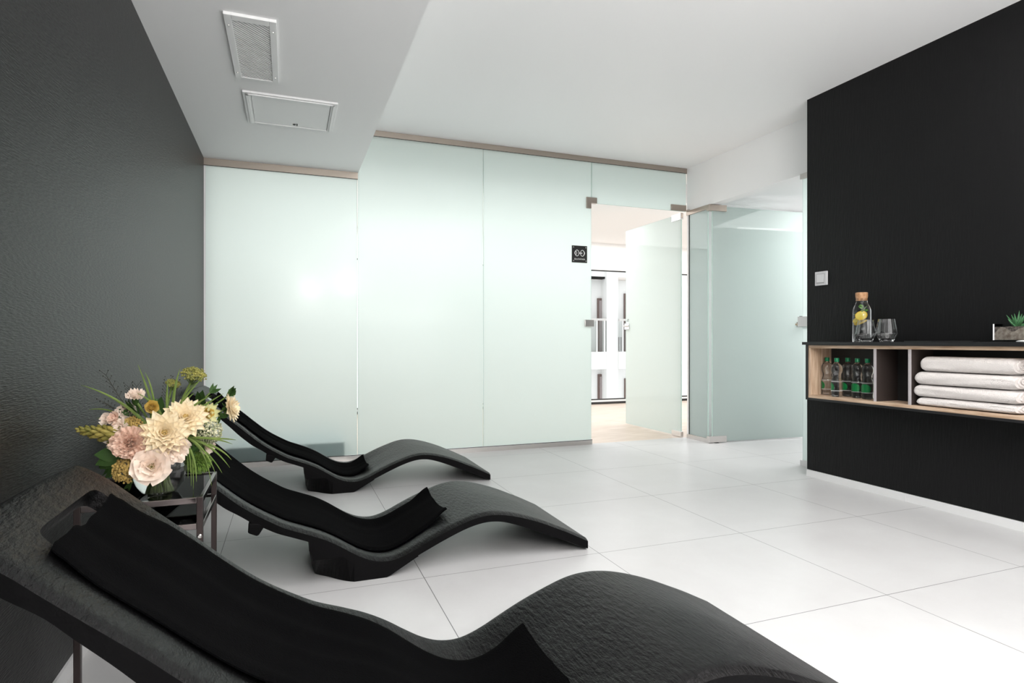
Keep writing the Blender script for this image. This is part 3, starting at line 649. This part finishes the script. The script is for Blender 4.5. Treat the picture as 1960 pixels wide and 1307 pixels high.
def cluster(R, n, r, flat=.5, hemi=True):
    def fn(mb, M):
        for i in range(n):
            a = 2.39996*i; q = (i+.5)/n; rr = R*math.sqrt(q); z = R*flat*math.sqrt(max(0, 1-q))+random.uniform(-.1,.1)*R
            mb.ball(M@Vector((rr*math.cos(a)+random.uniform(-.06,.06)*R, rr*math.sin(a)+random.uniform(-.06,.06)*R, z)), r*random.uniform(.7,1.3), 5, 3)
    return fn
def spokes(R, n, L):
    def fn(mb, M):
        for i in range(n):
            a = 2.4*i; rr = R*math.sqrt((i+.5)/n); mb.tube([M@Vector((0,0,-L)), M@Vector((rr*.5*math.cos(a), rr*.5*math.sin(a), -L*.45)), M@Vector((rr*math.cos(a), rr*math.sin(a), 0))], .0009, 4)
    return fn
flower('dahlia', 'flower', 315, 829, -.09, 'large cream dahlia with yellow heart, front centre of the bouquet', [('petals', dahlia(.066), p_cream), ('centre', centre(.014), p_yel), ('inner_petals', dahlia(.030, 3, 6, .7, 1.3), p_yel)], aim=(.0,0,.15))
flower('dahlia', 'flower', 354, 801, -.03, 'large cream dahlia behind and right of the central one', [('petals', dahlia(.062), p_cream), ('centre', centre(.012), p_yel), ('inner_petals', dahlia(.026, 3, 6, .7, 1.3), p_yel)], aim=(.1,0,.45))
flower('dahlia', 'flower', 439, 781, .04, 'small cream dahlia seen side-on at the far right of the bouquet', [('petals', dahlia(.042, 5), p_cream), ('centre', centre(.008), p_yel), ('sepals', sepals(.022), leafm)], aim=(1.6,.6,.2))
flower('lisianthus', 'flower', 290, 893, -.11, 'open ivory-pink lisianthus lowest in front of the vase', [('petals', ruffled(.054, 4, 5, .004, 1.1, .5, 1.15), p_white), ('centre', centre(.010, .012, 20), mat('olive_heart', (.25,.17,.03), .6))], aim=(-.1,0,.05))
flower('lisianthus', 'flower', 330, 858, -.085, 'ruffled cream lisianthus directly below the central dahlia', [('petals', ruffled(.046, 4, 5, .007, 1.2, .7, 1.05), p_white), ('sepals', sepals(.02), leafm)], aim=(.35,0,-.4))
flower('carnation', 'flower', 250, 849, -.09, 'blush pink double carnation left of the central dahlia', [('petals', ruffled(.050, 7, 9, .008, 1.5, .5, .7), p_pink), ('calyx', sepals(.02, 5, -1.1), leafm)], aim=(-.15,0,.1))
flower('carnation', 'flower', 259, 760, .0, 'small pale carnation standing high at the left of the bouquet', [('petals', ruffled(.026, 5, 7, .006, 1.3, .5, .8), p_white), ('calyx', lambda mb, M: mb.lathe([(.002,-.03),(.009,-.022),(.010,-.008),(.012,.0)], seg=10, M=M), leafm)], aim=(-.1,.2,1.3))
flower('flower_bud', 'flower', 290, 780, -.02, 'golden dahlia bud at the top middle of the bouquet', [('petals', ruffled(.021, 6, 6, .001, 1.5, .95, 1.1), p_bud), ('sepals', sepals(.016), leafm)], aim=(.1,0,.2))
flower('flower_bud', 'flower', 397, 791, .02, 'half-open yellow bud with pale outer petals, right of the big dahlias', [('petals', ruffled(.018, 5, 6, .001, 1.5, .95, 1.1), p_bud), ('outer_petals', dahlia(.033, 2, 4, .15, .45), petal('lime_cream_petal', (.62,.60,.28), (.72,.70,.40)))], aim=(.3,0,.1))
for i, (u, v, dy) in enumerate(((207,803,-.03),(221,801,-.05),(233,818,-.06),(199,829,-.03),(213,838,-.05),(221,851,-.06))):
    flower('tuberose_bud', 'flower', u, v, dy, ['blush tuberose bud, upper left of the six','round blush bud topping the left cluster','opening blush bud beside the bronze florets','leftmost blush bud of the cluster','blush bud above the lowest one, left cluster','lowest blush bud of the left cluster'][i],
        [('petals', ruffled(.020, 4, 5, .001, 1.5, .85, 1.0) if i != 2 else ruffled(.025, 4, 5, .003, 1.2, .5, .9), p_pink if i%2 else p_white), ('sepals', sepals(.010, 5, -.3), leafm)], aim=(-.8,0,.3), group='blush buds at the left of the bouquet')
def spike(mb, M):
    a, b_ = aty(150,822,2.08), aty(228,834,2.04)
    for i in range(46):
        f = i/45; p = b_.lerp(a, f); w_ = .026*(1-f)**.6+.003; an = i*2.4; ax = (a-b_).normalized(); u_ = ax.orthogonal().normalized(); w2 = ax.cross(u_)
        off = (u_*math.cos(an)+w2*math.sin(an)); dd = (ax*1.6+off).normalized()
        mb.ball(p+off*w_*.7, .0085*(1-.55*f), 7, 5, (1,1,2.3), face_dir(dd))
p = aty(190,828,2.06); t = thing('tuberose_spike', 'olive yellow unopened tuberose spike pointing left from the bouquet', 'flower', tuple(p), 'flowers of the bouquet')
mb = MB(); spike(mb, None); mb.build('buds', tubm, t, smooth=True); MB().tube([aty(152,822,2.08), aty(228,834,2.04), aty(270,850,2.08), Vector((VX,VY,VZ+.14)), Vector((VX+.02,VY,VZ+.02))], .004, 6).build('stem', stemm, t)
flower('yarrow', 'flower', 243, 900, -.08, 'golden brown yarrow cluster low at the left, near the vase', [('florets', cluster(.036, 150, .0042, .7), p_gold), ('floret_stalks', spokes(.034, 20, .03), stemm)], aim=(-.3,0,.1))
flower('yarrow', 'flower', 255, 815, .0, 'bronze yarrow cluster above the pink carnation', [('florets', cluster(.030, 120, .0036, .6), p_gold), ('floret_stalks', spokes(.028, 16, .03), stemm)], aim=(0,0,.6))
flower('dill_umbel', 'flower', 371, 718, .03, 'olive green flower umbel at the very top of the bouquet', [('florets', cluster(.036, 170, .0034, .35), p_olive), ('floret_stalks', spokes(.034, 26, .04), stemm)], aim=(.5,0,1.8))
flower('dill_umbel', 'flower', 331, 735, .03, 'smaller olive umbel left of the topmost one', [('florets', cluster(.022, 80, .003, .35), p_olive), ('floret_stalks', spokes(.020, 14, .03), stemm)], aim=(.6,0,2))
flower('queen_annes_lace', 'flower', 398, 825, .03, 'green and white foamy flower head at the right of the bouquet', [('florets', cluster(.040, 260, .0034, .9), p_foam), ('floret_stalks', spokes(.038, 26, .04), stemm)], aim=(.5,0,-.2))
flower('moss_ball_dianthus', 'flower', 381, 884, .05, 'round moss green flower ball low beside the vase', [('florets', lambda mb, M: [mb.tube([M.translation, M.translation+(dv:=Vector((random.gauss(0,1),random.gauss(0,1),random.gauss(0,1))).normalized())*.030, M.translation+dv*.0385+Vector((0,0,-.002))], [.006,.0022,.0004], 4) for _ in range(520)], moss)], aim=(0,0,.3))
flower('lisianthus', 'flower', 243, 790, .03, 'half-hidden cream bloom behind the small carnation', [('petals', ruffled(.030, 4, 5, .005, 1.2, .6, 1.0), p_white)], aim=(-.3,0,.3))
flower('lisianthus', 'flower', 391, 853, .06, 'half-hidden white bloom behind the drooping grass', [('petals', ruffled(.028, 4, 5, .005, 1.2, .6, 1.0), p_white)], aim=(.5,0,.0))
# leaves
def leaf_thing(u, v, dy, L, W, d, label, n=1):
    p = aty(u, v, 2.10+dy); t = thing('leaf_sprig', label, 'leaves', tuple(p), 'green leaves of the bouquet'); mb = MB()
    for i in range(n):
        dd = Vector(d)+Vector((random.uniform(-.6,.6),random.uniform(-.6,.6),random.uniform(-.5,.6)))*(i>0); q = dd.to_track_quat('X','Z').to_matrix().to_4x4()
        leaf_mesh(mb, Matrix.Translation(p)@q@Matrix.Rotation(random.uniform(-1.2,1.2) + 1.2,4,'X'), L*random.uniform(.8,1.1), W, .3, .2)
    mb.build('blades', leafm, t, smooth=True); SK[0] += 1; MB().tube(stem_pts(p, SK[0]), .0024, 5).build('stem', stemm, t)
leaf_thing(437,757,.05,.035,.028,(.6,0,.6),'three small dark leaves above the side-on dahlia',4)
leaf_thing(383,775,.03,.055,.04,(.1,0,1),'broad green leaf right of the rear dahlia',2)
leaf_thing(402,752,.03,.04,.012,(.7,0,.3),'narrow twisted leaf toward the far lounger head',3)
leaf_thing(232,868,-.03,.075,.045,(-.8,0,-.5),'dark broad leaves hanging under the carnation',5)
leaf_thing(225,880,.0,.07,.04,(-.4,-.2,-.9),'shadowed leaf by the golden yarrow',4)
leaf_thing(300,800,.03,.07,.03,(.2,0,.8),'dark leaves filling behind the central dahlia',9)
leaf_thing(345,860,.0,.06,.03,(.5,0,-.3),'green leaves between vase neck and central blooms',8)
leaf_thing(262,795,.02,.06,.03,(-.3,0,.5),'dark leaves behind the bronze yarrow',8)
leaf_thing(375,840,.02,.06,.022,(.6,0,.1),'green leaves under the foamy flower head',8)
leaf_thing(420,795,.04,.035,.02,(.5,0,.0),'small leaves on the side-on dahlia stem',4)
leaf_thing(252,925,-.02,.03,.012,(-.3,0,-.2),'tiny leaves peeking below the golden yarrow',3)
# grass blades
NK = Vector((VX, VY, VZ+.138))
def blade(u0, v0, u1, v1, u2, v2, dy=0, w=.004, label='', m=grassm, nm='grass_blade', grp='long grass blades of the bouquet'):
    a, c_, b_ = aty(u0,v0,2.10+dy*.3), aty(u1,v1,2.10+dy*.7), aty(u2,v2,2.10+dy); rows = []; pr = None
    side = Vector((.75,-.25,.6)).normalized(); N = 14
    for i in range(N+1):
        f = i/N; p = a*(1-f)**2+c_*2*f*(1-f)+b_*f*f; tn = ((c_-a)*(1-f)+(b_-c_)*f).normalized(); sd = tn.cross((camv-p).normalized()).normalized(); w_ = w*(1-f**2.2)+.0004
        nn = (camv-p).normalized()
        rows.append([p-sd*w_, p+nn*w_*.35, p+sd*w_, p-nn*.0006])
    o = MB().grid(rows, closed=True).build(nm, m, org=tuple(a), smooth=True); tag(o, label, 'grass', grp)
up = 'green grass blade arching up out of the bouquet'
for q in ((300,820,290,760,264,698),(300,820,295,740,277,712),(290,825,240,760,155,737),(280,820,215,775,170,784),(330,810,345,770,365,735),(325,810,350,760,388,722),(335,815,362,775,405,757),(330,805,330,745,345,705),
          (320,800,318,750,322,728),(310,800,300,770,262,752),(345,800,370,790,400,768),(270,820,225,800,186,800),(338,805,352,765,372,752),(332,800,352,742,384,728),(340,820,380,780,428,753),(285,815,250,780,222,768)):
    blade(*q, dy=random.uniform(-.03,.06), w=random.uniform(.0026,.0045), label=up)
dn = 'yellow green grass blade drooping over the side table edge'
for q in ((350,840,366,850,366,930),(352,838,372,860,370,938),(352,838,360,860,360,915),(355,840,400,840,440,895),(355,838,420,850,443,880),(355,838,410,835,445,850),(350,835,390,845,412,905),(352,836,400,860,425,905),(354,838,430,838,452,842),(352,842,376,870,376,922),(352,836,395,850,405,930),(350,838,378,842,398,862)):
    blade(*q, dy=random.uniform(-.06,.02), w=random.uniform(.0022,.0040), label=dn, grp='drooping grass blades of the bouquet')
for q, sub in (((265,815,235,770,203,718), 1), ((270,810,255,770,247,742), 1), ((275,815,262,770,262,740), 1), ((262,800,230,790,200,770), 1), ((320,790,315,760,322,730), 1), ((330,800,345,770,336,728), 1)):
    a, c_, b_ = aty(q[0],q[1],2.10), aty(q[2],q[3],2.13), aty(q[4],q[5],2.14); pts = [a*(1-f/10)**2+c_*2*(f/10)*(1-f/10)+b_*(f/10)**2 for f in range(11)]; mb = MB(); mb.tube(pts, [.0013]*10+[.0006], 5)
    for i in range(3, 11):
        for s_ in (-1, 1):
            dd = (pts[i]-pts[i-1]).normalized(); e = pts[i]+dd*.012+Vector((s_*.011, 0, .004)); mb.tube([pts[i], e], [.0008,.0004], 4); mb.ball(e, .0019, 5, 3)
    tag(mb.build('bare_twig', twigm, org=tuple(a)), 'dark budded twig rising above the bouquet against the wall', 'twig', 'dark twigs of the bouquet')
# ------------------------------------------------------------------ gym contents seen through the glass
bn = thing('gym_bench', 'low dark teal bench behind the frosted glass at the left', 'bench', (0, YB+.15, 0))
MB().box(-.47,.445,YB+.0105,YB+.30,.05,.165).build('cushion', teal, bn, bevel=.01)
MB().box(-.45,.42,YB+.0255,YB+.28,0,.05).build('plinth', dark, bn)
# opposite building seen through the gym window
FY = 22.0
bd = thing('apartment_building', 'white apartment facade with balconies seen through the gym window', 'building', (14, FY, -6))
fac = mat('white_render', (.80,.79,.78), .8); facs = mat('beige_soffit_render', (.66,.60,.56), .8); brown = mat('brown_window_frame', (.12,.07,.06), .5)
def FX(u, y=FY): return aty(u, 654, y)[0]
def FZ(v, u=1166, y=FY): return aty(u, v, y)[2]
fm = MB()
fm.box(FX(900), FX(1126), FY, FY+.3, -6, 10); fm.box(FX(1236), FX(1500), FY, FY+.3, -6, 10)
fm.box(FX(1120), FX(1158), FY, FY+.3, FZ(534), 10).box(FX(1182), FX(1240), FY, FY+.3, FZ(530), 10)
fm.box(FX(1120), FX(1240), FY+.35, FY+.5, -6, 10)
fm.build('wall', fac, bd)
MB().box(FX(1158), FX(1167.5), FY-.15, FY+.5, -6, 10).box(FX(1167.5), FX(1182), FY-.05, FY+.5, -6, 10).build('pillar', fac, bd)
for a_, b_ in ((1120,1158),(1182,1240)):
    MB().box(FX(a_), FX(b_), FY-.12, FY+.35, FZ(706), FZ(673)).build('balcony_slab', fac, bd)
    MB().box(FX(a_), FX(b_), FY, FY+.35, FZ(534), FZ(530)).build('balcony_soffit', facs, bd)
    MB().box(FX(a_), FX(b_), FY-.15, FY-.08, FZ(614), FZ(610)).build('handrail', steel, bd)
    MB().box(FX(a_), FX(b_), FY-.13, FY-.11, FZ(672), FZ(616)).build('balustrade_glass', clear, bd)
    mb = MB()
    for q in range(3): xx = FX(a_)+(FX(b_)-FX(a_))*(.1+.38*q); mb.box(xx, xx+.06, FY-.14, FY-.1, FZ(673), FZ(612))
    mb.build('baluster', fac, bd)
for (u0,u1,v0,v1) in ((1143,1154,571,674),(1194,1206,562,674),(1144,1155,716,775),(1195,1206,724,775)):
    y_ = FY+.33; X0, X1 = aty(u0,600,y_)[0], aty(u1,600,y_)[0]; Z1, Z0 = aty((u0+u1)/2,v0,y_)[2], aty((u0+u1)/2,v1,y_)[2]
    wn = MB().box(X0,X1,y_-.06,y_+.02,Z0,Z1).build('window', brown, bd)
    MB().box(X0+.06,X1-.03,y_-.08,y_-.061,Z0+.05,Z1-.1).build('pane', mat('window_curtain_glass', (.30,.25,.25), .5), wn)
ac = MB().box(FX(1184), FX(1192), FY-.05, FY+.1, FZ(671), FZ(645)).build('laundry_rack', mat('white_metal', (.5,.48,.48), .5), bd)
# ------------------------------------------------------------------ ceiling light strip in the corridor
ls = thing('light_strip', 'slim white light strip on the corridor ceiling past the side door', 'lamp', (5.7, 3.27, 2.46))
MB().box(5.2,6.2,3.25,3.29,2.455,2.47).build('diffuser', mat('strip_diffuser', (1,1,1), .4, em=((1,.98,.95), 8)), ls)
# two globe lamps behind the viewer whose soft reflections show on the frosted glass
for i, (u, v) in enumerate(((592,553),(664,540))):
    yy = -1.6; p = aty(u, v, 2*YB-yy); px_, pz_ = p[0], p[2]
    t = thing('globe_lamp', ['opal globe pendant lamp hanging nearer the dark wall','opal globe pendant lamp hanging farther from the dark wall'][i], 'lamp', (px_, yy, pz_), 'globe pendants behind the viewer')
    MB().ball((px_, yy, pz_), .11, 24, 16).build('globe', face_em, t, smooth=True)
    MB().tube([(px_, yy, pz_+.10), (px_, yy, ZS if px_ < XS else ZC)], .006, 8).build('cord', dark, t)
# ------------------------------------------------------------------ lights
def area(name, loc, rot, sx, sy, power, col=(1,1,1), spread=180):
    l = bpy.data.lights.new(name, 'AREA'); l.shape = 'RECTANGLE'; l.size = sx*S; l.size_y = sy*S; l.energy = power; l.color = col; l.spread = math.radians(spread)
    o = bpy.data.objects.new(name, l); C.objects.link(o); o.location = Vector(loc)*S; o.rotation_euler = rot; return o
area('added_rear_daylight', (1.6, YR+.03, 1.4), (pi/2,0,0), 3.4, 2.1, 34, (1,.995,.985))  # added lamp standing in for daylight at the unseen rear window
area('added_rear_upfill', (1.3, -1.3, 1.5), (3.0,0,0), 3.2, .8, 80, (1,.985,.975))  # unseen lamp added to brighten the ceiling and soffit
area('added_gym_fill', (3.0, 7.1, GC-.02), (0,0,0), 7.0, 2.2, 66, (1,1,1))  # no panel fixture here; unseen lamp added to backlight the frosted glass
area('added_gym_fill_far', (7.6, 6.8, GC-.02), (0,0,0), 1.6, 1.6, 25, (1,1,1))  # second unseen gym lamp, added as fill
area('added_corridor_fill', (5.6, 3.9, 2.45), (0,0,0), 1.6, 1.2, 24, (1,1,1))  # unseen lamp added to brighten the corridor past the side door
area('added_spa_fill', (1.9, .8, ZC-.02), (0,0,0), 2.2, 2.4, 34, (1,.985,.975))  # unseen overhead lamp added to light the lounger tops
wd = bpy.data.worlds.new('overcast'); bpy.context.scene.world = wd; wd.use_nodes = True
bg = wd.node_tree.nodes['Background']; bg.inputs[0].default_value = (.97,.985,1,1); bg.inputs[1].default_value = .8
# ------------------------------------------------------------------ camera
cd = bpy.data.cameras.new('camera'); co = bpy.data.objects.new('camera', cd); C.objects.link(co)
co.location = (0,0,S); co.rotation_euler = (pi/2, 0, -YAW); cd.sensor_width = 36; cd.lens = 36*F/1960; cd.shift_y = .8/1960; cd.clip_start = .02; cd.clip_end = 200
sc = bpy.context.scene; sc.camera = co
sc.view_settings.view_transform = 'Standard'; sc.view_settings.look = 'None'; sc.view_settings.gamma = 1; sc.view_settings.use_curve_mapping = False
sc.view_settings.exposure = 0.92
